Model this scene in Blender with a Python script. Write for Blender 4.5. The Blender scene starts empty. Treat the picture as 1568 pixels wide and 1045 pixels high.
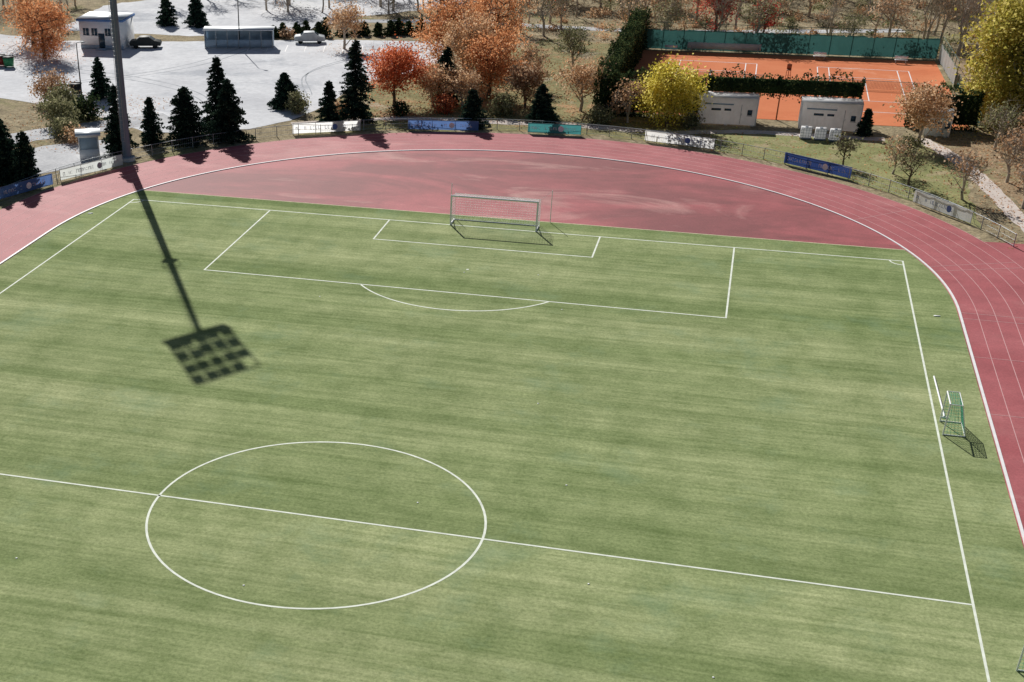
import bpy, math, numpy as np
from mathutils import Matrix, Vector
rng=np.random.default_rng(7)
scene=bpy.context.scene
C=scene.collection
# ------------------------------------------------------------ materials
def newmat(name):
    m=bpy.data.materials.new(name); m.use_nodes=True
    nt=m.node_tree; nt.nodes.clear()
    out=nt.nodes.new('ShaderNodeOutputMaterial')
    return m,nt,out
def N(nt,t,**kw):
    n=nt.nodes.new(t)
    for k,v in kw.items():
        if k.startswith('i_'): n.inputs[k[2:].replace('_',' ')].default_value=v
        else: setattr(n,k,v)
    return n
def ramp(nt,fac,stops):
    r=nt.nodes.new('ShaderNodeValToRGB'); e=r.color_ramp.elements
    while len(e)<len(stops): e.new(0.5)
    for i,(p,c) in enumerate(stops):
        e[i].position=p; e[i].color=(*c,1) if len(c)==3 else c
    nt.links.new(fac,r.inputs[0]); return r.outputs[0]
def coords(nt,scale=(1,1,1),rz=0.):
    tc=nt.nodes.new('ShaderNodeTexCoord'); mp=nt.nodes.new('ShaderNodeMapping')
    mp.inputs['Scale'].default_value=scale; mp.inputs['Rotation'].default_value=(0,0,rz)
    nt.links.new(tc.outputs['Object'],mp.inputs[0]); return mp.outputs[0]
def noise(nt,vec,scale,detail=4,rough=.55,dist=0.):
    n=N(nt,'ShaderNodeTexNoise'); n.inputs['Scale'].default_value=scale; n.inputs['Detail'].default_value=detail
    n.inputs['Roughness'].default_value=rough; n.inputs['Distortion'].default_value=dist
    nt.links.new(vec,n.inputs['Vector']); return n.outputs[0]
def mixc(nt,a,b,fac,mode='MIX'):
    m=nt.nodes.new('ShaderNodeMix'); m.data_type='RGBA'; m.blend_type=mode
    for s,v in ((m.inputs[0],fac),(m.inputs[6],a),(m.inputs[7],b)):
        if isinstance(v,bpy.types.NodeSocket): nt.links.new(v,s)
        elif isinstance(v,(int,float)): s.default_value=v
        else: s.default_value=(*v,1)
    return m.outputs[2]
def bsdf(nt,out,col,rough=.9,spec=.2,metal=0.):
    b=nt.nodes.new('ShaderNodeBsdfPrincipled'); b.inputs['Roughness'].default_value=rough
    b.inputs['Specular IOR Level'].default_value=spec; b.inputs['Metallic'].default_value=metal
    if isinstance(col,bpy.types.NodeSocket): nt.links.new(col,b.inputs['Base Color'])
    else: b.inputs['Base Color'].default_value=(*col,1)
    nt.links.new(b.outputs[0],out.inputs[0]); return b
def plain(name,col,rough=.6,spec=.4,var=.15,scale=3.,metal=0.):
    m,nt,out=newmat(name); v=coords(nt)
    f=noise(nt,v,scale,5)
    c=ramp(nt,f,[(.3,tuple(x*(1-var) for x in col)),(.7,tuple(min(1,x*(1+var)) for x in col))])
    bsdf(nt,out,c,rough,spec,metal); return m
def leafmat(name,stops,trans=.4):
    m,nt,out=newmat(name)
    a=N(nt,'ShaderNodeAttribute',attribute_name='tint')
    c=ramp(nt,a.outputs['Fac'],stops)
    d=nt.nodes.new('ShaderNodeBsdfDiffuse'); t=nt.nodes.new('ShaderNodeBsdfTranslucent'); mx=nt.nodes.new('ShaderNodeMixShader')
    nt.links.new(c,d.inputs[0]); nt.links.new(c,t.inputs[0]); mx.inputs[0].default_value=trans
    nt.links.new(d.outputs[0],mx.inputs[1]); nt.links.new(t.outputs[0],mx.inputs[2]); nt.links.new(mx.outputs[0],out.inputs[0])
    return m
def gray(a): return (a,a,a)
def turf_mat():
    m,nt,out=newmat('artificial_turf')
    v=coords(nt,(1,1,1))
    c=ramp(nt,noise(nt,v,.03,3,.6,.3),[(.3,(.245,.303,.130)),(.7,(.318,.358,.176))])
    def mul(c,f,lo,hi,k,p=(.32,.68)):
        r=ramp(nt,f,[(p[0],lo),(.5,(1,1,1)),(p[1],hi)]); return mixc(nt,c,r,k,'MULTIPLY')
    c=mul(c,noise(nt,coords(nt,(.004,.15,1)),1,2,.5),(.74,.80,.71),(1.20,1.16,1.22),1.,(.34,.66))
    c=mul(c,noise(nt,coords(nt,(.012,.62,1)),1,3,.6),(.83,.87,.81),(1.14,1.12,1.15),1.)
    c=mul(c,noise(nt,coords(nt,(.22,.006,1)),1,3,.6),(.91,.93,.90),(1.07,1.06,1.07),1.)
    c=mul(c,noise(nt,coords(nt,(.09,2.3,1)),1,4,.7),(.74,.78,.70),(1.24,1.21,1.25),.8)
    c=mul(c,noise(nt,v,.42,7,.72,.2),(.72,.77,.69),(1.24,1.2,1.25),.85)
    c=mul(c,noise(nt,v,5.,4,.8),(.55,.58,.52),(1.42,1.4,1.42),.8,(.28,.72))
    teal=ramp(nt,noise(nt,v,.15,6,.7),[(.54,(0,0,0)),(.85,(.7,.7,.7))])
    c=mixc(nt,c,(.22,.33,.20),teal)
    bsdf(nt,out,c,.95,.03); return m
def track_mat(name,c0,c1,stain,dark=None):
    m,nt,out=newmat(name); v=coords(nt)
    c=ramp(nt,noise(nt,v,.18,5,.6,.5),[(.3,c0),(.7,c1)])
    if dark:
        s=ramp(nt,noise(nt,coords(nt,(.4,1,1)),.10,6,.62,.8),[(.43,(0,0,0)),(.57,gray(.9))])
        c=mixc(nt,c,dark,s)
    s=ramp(nt,noise(nt,coords(nt,(.45,1,1)),.13,6,.6,1.2),[(.54,(0,0,0)),(.68,gray(stain[1]))])
    c=mixc(nt,c,stain[0],s)
    s=ramp(nt,noise(nt,v,.5,6,.7),[(.35,gray(.86)),(.65,gray(1.1))])
    c=mixc(nt,c,s,.8,'MULTIPLY')
    g=ramp(nt,noise(nt,v,6,4,.78),[(.3,gray(.76)),(.7,gray(1.22))])
    c=mixc(nt,c,g,.8,'MULTIPLY')
    bsdf(nt,out,c,.7,.22); return m
def ground_mat(name,stopsA,sA,speck,kspeck=.8,fine=3.5,patch=None,patch2=None):
    m,nt,out=newmat(name); v=coords(nt)
    c=ramp(nt,noise(nt,v,sA,6,.65,.5),stopsA)
    for pt in (patch,patch2):
        if pt:
            f=ramp(nt,noise(nt,v,pt[0],6,.68,.3),[(pt[2],(0,0,0)),(pt[2]+.10,(1,1,1))])
            c=mixc(nt,c,pt[1],f)
    g=ramp(nt,noise(nt,v,fine,5,.8),speck)
    c=mixc(nt,c,g,kspeck,'MULTIPLY')
    bsdf(nt,out,c,.95,.1); return m
M={}
M['turf']=turf_mat()
M['track']=track_mat('running_track_rubber',(.38,.090,.100),(.46,.130,.140),((.57,.25,.24),.5))
M['dzone']=track_mat('track_infield_rubber',(.36,.082,.090),(.45,.115,.125),((.58,.31,.28),.7),(.235,.062,.066))
M['white']=plain('white_line_paint',(.82,.86,.75),.8,.2,.16,1.5)
M['lane']=plain('lane_line_paint',(.66,.38,.38),.8,.2,.1,2)
M['kerb']=plain('white_kerb',(.88,.86,.86),.6,.3,.08,2)
sp=[(.3,gray(.30)),(.7,gray(1.55))]
M['ground']=ground_mat('dry_ground',[(.25,(.13,.10,.06)),(.45,(.30,.245,.15)),(.6,(.38,.31,.19)),(.8,(.54,.48,.36))],.5,sp,.95,2.5,(.12,(.24,.23,.10),.55))
M['grass']=ground_mat('grass',[(.3,(.20,.22,.08)),(.7,(.36,.35,.16))],.35,[(.3,gray(.45)),(.7,gray(1.42))],.9,4,(.3,(.42,.34,.20),.54),(.2,(.13,.15,.06),.58))
M['verge']=ground_mat('grass_and_leaves',[(.3,(.17,.17,.07)),(.7,(.33,.29,.14))],.4,[(.3,gray(.40)),(.7,gray(1.5))],.95,3,(.25,(.42,.28,.15),.53),(.12,(.44,.38,.27),.57))
M['litter']=ground_mat('leaf_litter_ground',[(.3,(.26,.18,.10)),(.7,(.48,.36,.23))],.6,sp,.95,3.,(.15,(.26,.24,.12),.55))
M['lot']=ground_mat('pale_concrete',[(.3,(.60,.61,.64)),(.7,(.82,.83,.85))],.10,[(.3,gray(.80)),(.7,gray(1.12))],.85,1.2,(.06,(.49,.51,.55),.54),(.25,(.74,.76,.79),.60))
M['road']=ground_mat('pale_asphalt',[(.3,(.46,.47,.49)),(.7,(.68,.68,.69))],.3,[(.3,gray(.7)),(.7,gray(1.2))],.8,3,(.12,(.38,.39,.41),.55))
M['path']=ground_mat('gravel_path',[(.3,(.58,.50,.45)),(.7,(.76,.68,.62))],.6,[(.3,gray(.75)),(.7,gray(1.15))],.8,4)
M['clay']=ground_mat('clay_court_surface',[(.3,(.62,.18,.075)),(.7,(.74,.26,.12))],.15,[(.3,gray(.9)),(.7,gray(1.08))],.7,4,(.1,(.78,.36,.22),.6))
M['tyre']=plain('tyre_marks',(.44,.46,.49),.9,.1,.2,1)
M['bark']=plain('tree_bark',(.16,.12,.09),.9,.1,.3,6)
M['barkpale']=plain('pale_tree_bark',(.46,.40,.33),.9,.1,.3,6)
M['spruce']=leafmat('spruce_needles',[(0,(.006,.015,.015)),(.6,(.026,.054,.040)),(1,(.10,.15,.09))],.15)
M['redor']=leafmat('red_orange_leaves',[(0,(.38,.08,.03)),(.5,(.72,.21,.09)),(1,(.9,.42,.24))],.5)
M['orange']=leafmat('orange_leaves',[(0,(.44,.17,.07)),(.5,(.80,.38,.17)),(1,(.94,.62,.38))],.5)
M['pale']=leafmat('pale_orange_leaves',[(0,(.36,.19,.09)),(.5,(.72,.46,.26)),(1,(.9,.7,.5))],.45)
M['brown']=leafmat('brown_leaves',[(0,(.26,.14,.07)),(.5,(.55,.34,.20)),(1,(.76,.57,.40))],.4)
M['yellow']=leafmat('yellow_leaves',[(0,(.38,.33,.04)),(.5,(.78,.66,.11)),(1,(.96,.86,.3))],.5)
M['ygreen']=leafmat('yellow_green_leaves',[(0,(.19,.20,.04)),(.5,(.56,.50,.11)),(1,(.84,.73,.26))],.5)
M['red']=leafmat('red_leaves',[(0,(.28,.03,.03)),(.5,(.62,.09,.07)),(1,(.8,.24,.16))],.45)
M['olive']=leafmat('olive_leaves',[(0,(.10,.11,.05)),(.5,(.29,.29,.15)),(1,(.54,.50,.31))],.35)
M['hedge']=leafmat('hedge_leaves',[(0,(.012,.022,.012)),(.6,(.042,.072,.032)),(1,(.16,.20,.08))],.2)
M['metal']=plain('galvanised_steel',(.36,.39,.42),.45,.5,.1,2,.3)
M['mast']=plain('painted_mast',(.16,.22,.29),.5,.4,.08,1)
M['wpaint']=plain('white_paint',(.88,.89,.90),.45,.4,.05,2)
M['wcont']=plain('container_white',(.95,.96,.97),.4,.4,.02,2)
M['blue']=plain('blue_panel',(.10,.21,.47),.5,.4,.1,2)
M['bluegrey']=plain('blue_grey_panel',(.34,.45,.56),.5,.4,.1,2)
M['glass']=plain('window_glass',(.04,.07,.10),.1,.6,.1,2)
M['dark']=plain('dark_steel',(.03,.035,.035),.6,.3,.1,2)
M['greenmetal']=plain('green_fence_paint',(.03,.10,.07),.6,.3,.1,2)
M['roof']=plain('pale_roof',(.70,.74,.78),.5,.4,.1,1)
M['rust']=plain('rust_red_paint',(.46,.17,.09),.7,.2,.2,2)
M['greybox']=plain('grey_panel',(.52,.56,.58),.6,.3,.1,2)
M['green']=plain('green_plastic',(.05,.28,.12),.5,.3,.1,2)
M['carred']=plain('dark_red_paint',(.38,.04,.03),.3,.5,.05,1)
def banner(name,col,tr=.45):
    m,nt,out=newmat(name); c=ramp(nt,noise(nt,coords(nt),1.5,3),[(.3,tuple(x*.88 for x in col)),(.7,col)])
    d=nt.nodes.new('ShaderNodeBsdfDiffuse'); t=nt.nodes.new('ShaderNodeBsdfTranslucent'); mx=nt.nodes.new('ShaderNodeMixShader')
    nt.links.new(c,d.inputs[0]); nt.links.new(c,t.inputs[0]); mx.inputs[0].default_value=tr
    nt.links.new(d.outputs[0],mx.inputs[1]); nt.links.new(t.outputs[0],mx.inputs[2]); nt.links.new(mx.outputs[0],out.inputs[0]); return m
M['bwhite']=banner('white_banner',(.97,.97,.97),.8)
M['bblue']=banner('blue_banner',(.14,.25,.55),.5)
M['bnavy']=banner('navy_banner',(.06,.11,.36),.5)
M['bteal']=banner('teal_banner',(.08,.33,.34),.5)
M['bgrey']=banner('pale_grey_banner',(.85,.90,.88),.6)
M['screen']=banner('green_windscreen',(.055,.16,.15),.35)
M['wlift']=banner('white_panel_translucent_lift',(.97,.975,.98),.55)  # white panel with translucency added to brighten faces that stand in shade
m_,nt_,out_=newmat('goal_net_cord'); bsdf(nt_,out_,(.92,.93,.93),.7,.2); M['net']=m_
M['netgreen']=plain('green_net_cord',(.12,.46,.30),.7,.2,.1,2)
# ------------------------------------------------------------ mesh builder
class MB:
    def __init__(s): s.V=[];s.F=[];s.m=[];s.t=[];s.n=0
    def add(s,V,F,mat=0,tint=.5):
        V=np.asarray(V,float).reshape(-1,3);F=np.asarray(F,int)
        s.V.append(V);s.F.append(F+s.n);s.n+=len(V)
        s.m.append(np.full(len(F),mat)); s.t.append(np.broadcast_to(np.asarray(tint,float),(len(F),)).copy())
    def box(s,c,size,rz=0.,mat=0,tilt=None):
        x,y,z=[q/2 for q in size]
        V=np.array([[i,j,k] for i in(-x,x) for j in(-y,y) for k in(-z,z)],float)
        if tilt is not None:
            ct,st=math.cos(tilt),math.sin(tilt); V=np.stack([V[:,0],V[:,1]*ct-V[:,2]*st,V[:,1]*st+V[:,2]*ct],1)
        cr,sr=math.cos(rz),math.sin(rz)
        V=np.stack([V[:,0]*cr-V[:,1]*sr,V[:,0]*sr+V[:,1]*cr,V[:,2]],1)+np.array(c)
        s.add(V,[[0,1,3,2],[4,6,7,5],[0,4,5,1],[2,3,7,6],[0,2,6,4],[1,5,7,3]],mat)
    def tube(s,p0,p1,r0,r1=None,n=5,mat=0,tint=.5,cap=True):
        if r1 is None:r1=r0
        p0=np.array(p0,float);p1=np.array(p1,float);d=p1-p0;L=np.linalg.norm(d)
        if L<1e-6:return
        d/=L;a=np.array([0,0,1.]) if abs(d[2])<.9 else np.array([1.,0,0])
        u=np.cross(d,a);u/=np.linalg.norm(u);v=np.cross(d,u)
        th=np.arange(n)*2*math.pi/n
        ring=np.cos(th)[:,None]*u+np.sin(th)[:,None]*v
        V=np.concatenate([p0+ring*r0,p1+ring*r1])
        i=np.arange(n);j=(i+1)%n
        s.add(V,np.stack([i,j,j+n,i+n],1),mat,tint)
        if cap:
            s.add(V[n:],[list(range(n))],mat,tint)
    def leaves(s,P,size,mat=1,tint=.5,flat=0.,rg=rng,aspect=.7):
        n=len(P)
        if n==0:return
        a=rg.normal(size=(n,3)); a[:,2]*=(1-flat); a/=np.linalg.norm(a,axis=1)[:,None]
        b=rg.normal(size=(n,3)); b[:,2]*=(1-flat); b-=(b*a).sum(1)[:,None]*a; b/=np.linalg.norm(b,axis=1)[:,None]
        sz=np.broadcast_to(size,(n,))[:,None]
        V=np.stack([P-a*sz*.5,P+b*sz*.5*aspect,P+a*sz*.5,P-b*sz*.5*aspect],1).reshape(-1,3)
        s.add(V,np.arange(4*n).reshape(n,4),mat,tint)
    def merge(s,o,x,y,z,sc,rz,dt=0.,mat=None):
        cr,sr=math.cos(rz)*sc,math.sin(rz)*sc
        V=np.concatenate(o.V); V=np.stack([V[:,0]*cr-V[:,1]*sr+x,V[:,0]*sr+V[:,1]*cr+y,V[:,2]*sc+z],1)
        base=s.n; s.V.append(V); s.n+=len(V)
        for F,m,t in zip(o.F,o.m,o.t):
            s.F.append(F+base); s.m.append(m if mat is None else np.where(m>0,mat,m)); s.t.append(t+dt)
    def build(s,name,mats,parent=None,smooth=False):
        me=bpy.data.meshes.new(name)
        V=np.concatenate(s.V); loops=np.concatenate([f.ravel() for f in s.F])
        tot=np.concatenate([np.full(len(f),f.shape[1]) for f in s.F]); st=np.concatenate([[0],np.cumsum(tot)[:-1]])
        me.vertices.add(len(V)); me.vertices.foreach_set('co',V.ravel().astype(np.float32))
        me.loops.add(len(loops)); me.loops.foreach_set('vertex_index',loops.astype(np.int32))
        me.polygons.add(len(tot)); me.polygons.foreach_set('loop_start',st.astype(np.int32))
        me.polygons.foreach_set('material_index',np.concatenate(s.m).astype(np.int32))
        a=me.attributes.new('tint','FLOAT','FACE'); a.data.foreach_set('value',np.clip(np.concatenate(s.t),0,1).astype(np.float32))
        for m in mats: me.materials.append(M[m] if isinstance(m,str) else m)
        me.update(calc_edges=True)
        if smooth: me.shade_smooth()
        o=bpy.data.objects.new(name,me); C.objects.link(o)
        if parent: o.parent=parent
        return o
def empty(name):
    o=bpy.data.objects.new(name,None); C.objects.link(o); return o
def sheet(name,pts,z,mat,jit=0.,step=1.5):
    P=[]
    for i in range(len(pts)):
        a=np.array(pts[i],float);b=np.array(pts[(i+1)%len(pts)],float)
        n=max(1,int(np.linalg.norm(b-a)/step)) if jit else 1
        for k in range(n):
            p=a+(b-a)*k/n
            if jit: p=p+rng.normal(size=2)*jit
            P.append((p[0],p[1],z))
    mb=MB(); mb.add(P,[list(range(len(P)))]); o=mb.build(name,[mat])
    import bmesh
    bm=bmesh.new(); bm.from_mesh(o.data); bmesh.ops.triangulate(bm,faces=bm.faces[:],ngon_method='EAR_CLIP')
    for f in bm.faces:
        if f.normal.z<0: f.normal_flip()
    bm.to_mesh(o.data); bm.free(); return o
def smoothline(pts,n=8):
    P=np.array(pts,float); Q=np.vstack([2*P[0]-P[1],P,2*P[-1]-P[-2]]); out=[]
    for i in range(1,len(Q)-2):
        for t in np.linspace(0,1,n,endpoint=False):
            a,b,c,d=Q[i-1],Q[i],Q[i+1],Q[i+2]
            out.append(.5*((2*b)+(-a+c)*t+(2*a-5*b+4*c-d)*t*t+(-a+3*b-3*c+d)*t**3))
    out.append(P[-1]); return np.array(out)
def stripmb(mb,pts,w,z,jit=.0):
    P=smoothline(pts); T=np.gradient(P,axis=0); T/=np.linalg.norm(T,axis=1)[:,None]; Nn=np.stack([-T[:,1],T[:,0]],1)
    wl=w/2+rng.normal(size=len(P))*jit; wr=w/2+rng.normal(size=len(P))*jit
    A=P+Nn*wl[:,None];B=P-Nn*wr[:,None]
    V=np.vstack([np.c_[A,np.full(len(A),z)],np.c_[B,np.full(len(B),z)]]); n=len(P); i=np.arange(n-1)
    mb.add(V,np.stack([i,i+n,i+n+1,i+1],1))
def strip(name,pts,w,z,mat,jit=.0):
    mb=MB(); stripmb(mb,pts,w,z,jit); return mb.build(name,[mat])
# ------------------------------------------------------------ ground sheets
YC=41.6; R0=36.55; R1=43.9
sheet('ground',[(-1500,-900),(1500,-900),(1500,2500),(-1500,2500)],-.03,'ground')
def stadium(r,n=96,yc=YC):
    th=np.linspace(0,math.pi,n)
    up=np.stack([r*np.cos(th),yc+r*np.sin(th)],1); dn=np.stack([-r*np.cos(th),-yc-r*np.sin(th)],1)
    return np.vstack([up,dn])
def stadring(mb,r0,r1,z,h=0.,mat=0):
    A=stadium(r0);B=stadium(r1);n=len(A);i=np.arange(n);j=(i+1)%n
    V=np.vstack([np.c_[A,np.full(n,z+h)],np.c_[B,np.full(n,z+h)]])
    mb.add(V,np.stack([i,i+n,j+n,j],1),mat)
    if h:
        for Q,flip in((A,1),(B,0)):
            V=np.vstack([np.c_[Q,np.full(n,z)],np.c_[Q,np.full(n,z+h)]])
            mb.add(V,np.stack([i,i+n,j+n,j] if flip else [i,j,j+n,i+n],1),mat)
mb=MB(); stadring(mb,R0,R1,.004)
o=mb.build('running_track',['track'])
sheet('track_chute',[(36.8,41.6)]+[(R1*math.cos(a)-.02,YC+R1*math.sin(a)-.02) for a in np.linspace(0.0,.42,12)]+[(41,59.6),(46.5,59.9),(46.5,41.6)][0:3],.0,'track')
sheet('track_infield',[tuple(p) for p in stadium(R0-.02)],.0,'dzone')
xr=math.sqrt((R0-.15)**2-(55.5-YC)**2)
pts=[]
th0=math.asin((55.5-YC)/(R0-.15))
for a in np.linspace(0,th0,20): pts.append(((R0-.15)*math.cos(a),YC+(R0-.15)*math.sin(a)))
for a in np.linspace(math.pi-th0,math.pi,20): pts.append(((R0-.15)*math.cos(a),YC+(R0-.15)*math.sin(a)))
pts+= [(x,-y) for x,y in pts[::-1]]
sheet('artificial_turf_pitch',pts,.008,'turf')
mb=MB()
stadring(mb,R0-.08,R0+.08,.0,.06); mb.build('track_kerb',['kerb'])
mb=MB()
for k in range(1,7): stadring(mb,R0+k*1.22-.025,R0+k*1.22+.025,.009)
def flatline(mb,p0,p1,w,z=.014,mat=0):
    p0=np.array(p0,float);p1=np.array(p1,float);d=p1-p0;d/=np.linalg.norm(d);n=np.array([-d[1],d[0]])*w/2
    V=[(*(p0+n),z),(*(p0-n),z),(*(p1-n),z),(*(p1+n),z)]; mb.add(V,[[0,1,2,3]],mat)
for y in (41.6,40.4,33.0,23.5): flatline(mb,(R0+.1,y),(R1,y),.05,.013)
for a in (.25,.28,.62): flatline(mb,((R0+.1)*math.cos(a),YC+(R0+.1)*math.sin(a)),(R1*math.cos(a+.02),YC+R1*math.sin(a+.02)),.05,.013)
mb.build('track_lane_lines',['lane'])
# pitch markings
G=52.57;W=33.3;lw=.13
mb=MB()
def ring(mb,cx,cy,r,a0=0,a1=2*math.pi,w=lw,n=96,z=.014):
    th=np.linspace(a0,a1,n); V=np.vstack([np.c_[cx+(r-w/2)*np.cos(th),cy+(r-w/2)*np.sin(th),np.full(n,z)],np.c_[cx+(r+w/2)*np.cos(th),cy+(r+w/2)*np.sin(th),np.full(n,z)]])
    i=np.arange(n-1); mb.add(V,np.stack([i,i+n,i+n+1,i+1],1))
h=lw/2
flatline(mb,(-W-h,G),(W+h,G),lw);flatline(mb,(-W-h,-G),(W+h,-G),lw)
for sx in(-1,1): flatline(mb,(sx*W,-G+h),(sx*W,-h),lw); flatline(mb,(sx*W,h),(sx*W,G-h),lw)
flatline(mb,(-W-h,0),(-9.15+h,0),lw); flatline(mb,(-9.15+h,0),(9.15-h,0),lw); flatline(mb,(9.15+h,0),(W+h,0),lw)
ring(mb,0,0,9.15)
ring(mb,0,G-11,.06,w=.12,n=16)
for s in(1,-1):
    for hw,dp in((20.16,16.5),(9.16,5.5)):
        for sx in(-1,1): flatline(mb,(sx*hw,s*(G-h)),(sx*hw,s*(G-dp+h)),lw)
        flatline(mb,(-hw-h,s*(G-dp)),(hw+h,s*(G-dp)),lw)
al=math.asin(5.5/9.15)
ring(mb,0,G-11,9.15,math.pi+al+.01,2*math.pi-al-.01,n=40)
for sx,a0 in((1,math.pi),(-1,1.5*math.pi)): ring(mb,sx*W,G,1.0,a0+.06,a0+math.pi/2-.06,n=16)
mb.build('pitch_markings',['white'])
mb=MB(); flatline(mb,(-xr,55.52),(xr,55.52),.14,.013); mb.build('turf_edging',[plain('turf_edging',(.62,.56,.38),.9,.1,.2,3)])
# surrounding sheets
arcR=lambda r,a0,a1,n: [(r*math.cos(a),YC+r*math.sin(a)) for a in np.linspace(a0,a1,n)]
sheet('parking_lot',[(-100,105),(-66,87),(-55,84),(-47,79.5),(-42,76),(-36,77.3),(-31.5,80.5),(-28.5,85),(-27,92),(-26.5,100),(-25,107),(-21.5,113),(-19,122),(-20,134),(-36,131.5),(-50,127),(-60,124),(-75,121),(-100,128)],-.012,'lot',.12)
sheet('service_road',[(-78,128),(-56,129),(-44,135),(-38,150),(-26,163),(-20,178),(-62,178),(-80,150)],-.014,'lot',.3)
mb=MB()
for off in(0,1.7): 
    stripmb(mb,[(-62+off,96),(-55+off,103),(-50+off,112),(-47+off,126)],.22,-.006,.02)
    stripmb(mb,[(-38,82+off),(-42,92+off),(-52,99+off),(-70,104+off)],.2,-.0045,.02)
    stripmb(mb,[(-30,96+off),(-34,108+off),(-30,120+off),(-23,127+off)],.18,-.003,.02)
mb.build('tyre_marks',['tyre'])
mb=MB()
for k in range(11): flatline(mb,(-47+k*2.5,124.6+k*.62),(-46+k*2.5,120.2+k*.62),.1,-.002)
mb.build('parking_bay_lines',['kerb'])
strip('woodland_road',[(-46,144),(-25,149),(-5,148.5),(12,150),(40,158)],2.6,-.010,'road',.15)
sheet('grass',arcR(45.4,math.radians(28),math.radians(68),30)+[(16,92),(38,93),(41,86)],-.018,'grass',.15)
sheet('grass_verge',arcR(45.4,math.radians(70),math.radians(125),30)+[(-26,88),(-24,104),(-16,118),(-8,140),(3,138),(3,96),(14,93)],-.022,'verge',.3)
sheet('leaf_litter_ground',[(41.5,56),(46,60),(43.5,75),(40,90),(44,96),(44,140),(90,150),(90,50)],-.015,'litter',.3)
strip('gravel_path',[(37.5,94),(39.2,90),(41.3,83),(42.7,75),(44,66),(46,57),(50,45)],1.7,-.008,'path',.08)
strip('footpath',[(-28,83.5),(-18,88.6),(-8,89.8),(3,90.6),(12,90.2),(20,92.4),(34,92.9)],1.6,-.009,'path',.14)
strip('access_road',[(-66,52),(-58,64),(-52,73),(-46,79),(-42,83)],4.5,-.008,'road',.12)
sheet('kiosk_forecourt',[(-54,58),(-49,54),(-46.2,57),(-42,64),(-41,69),(-45,72),(-50,68)],-.011,'road',.1)
# ------------------------------------------------------------ trees
def conifer(name,x,y,H,R,rg,dens=1.,mat='spruce'):
    R*=1.18
    mb=MB(); mb.tube((0,0,-.05),(0,0,H*.95),.05*H**.5+.06,.015,6,0)
    nb=int((90+R*55)*dens); lop=rg.uniform(0,6.28)
    for i in range(nb):
        f=(i+rg.random())/nb; f=f**1.12; z=.04*H+f*.93*H
        a=rg.uniform(0,2*math.pi); d=np.array([math.cos(a),math.sin(a)])
        L=(R*(1-(z/H))**.72*rg.uniform(.55,1.15)+.12)*(1+.16*math.cos(a-lop))
        rise=rg.uniform(-.12,.28)
        n=int(12+L*40)
        t=rg.random(n)**.7
        P=np.c_[d[0]*L*t,d[1]*L*t,z+rise*L*t-.22*L*t*t]
        w=.12+.22*L*(1-t)
        P+=rg.normal(size=(n,3))*np.c_[w,w,w*.5]*.6
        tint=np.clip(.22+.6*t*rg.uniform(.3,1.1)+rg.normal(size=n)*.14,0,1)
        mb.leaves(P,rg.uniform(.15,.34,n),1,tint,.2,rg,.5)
        if i%3==0: mb.tube((0,0,z),(d[0]*L*.8,d[1]*L*.8,z+rise*L*.8-.14*L),.025,.008,3,0,cap=False)
    n=60; zz=rg.uniform(.86,1.0,n)*H
    mb.leaves(np.c_[rg.normal(size=(n,2))*.07,zz],.22,1,.5,0,rg,.4)
    o=mb.build(name,['bark',mat]); o.location=(x,y,-.02); return o
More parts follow.
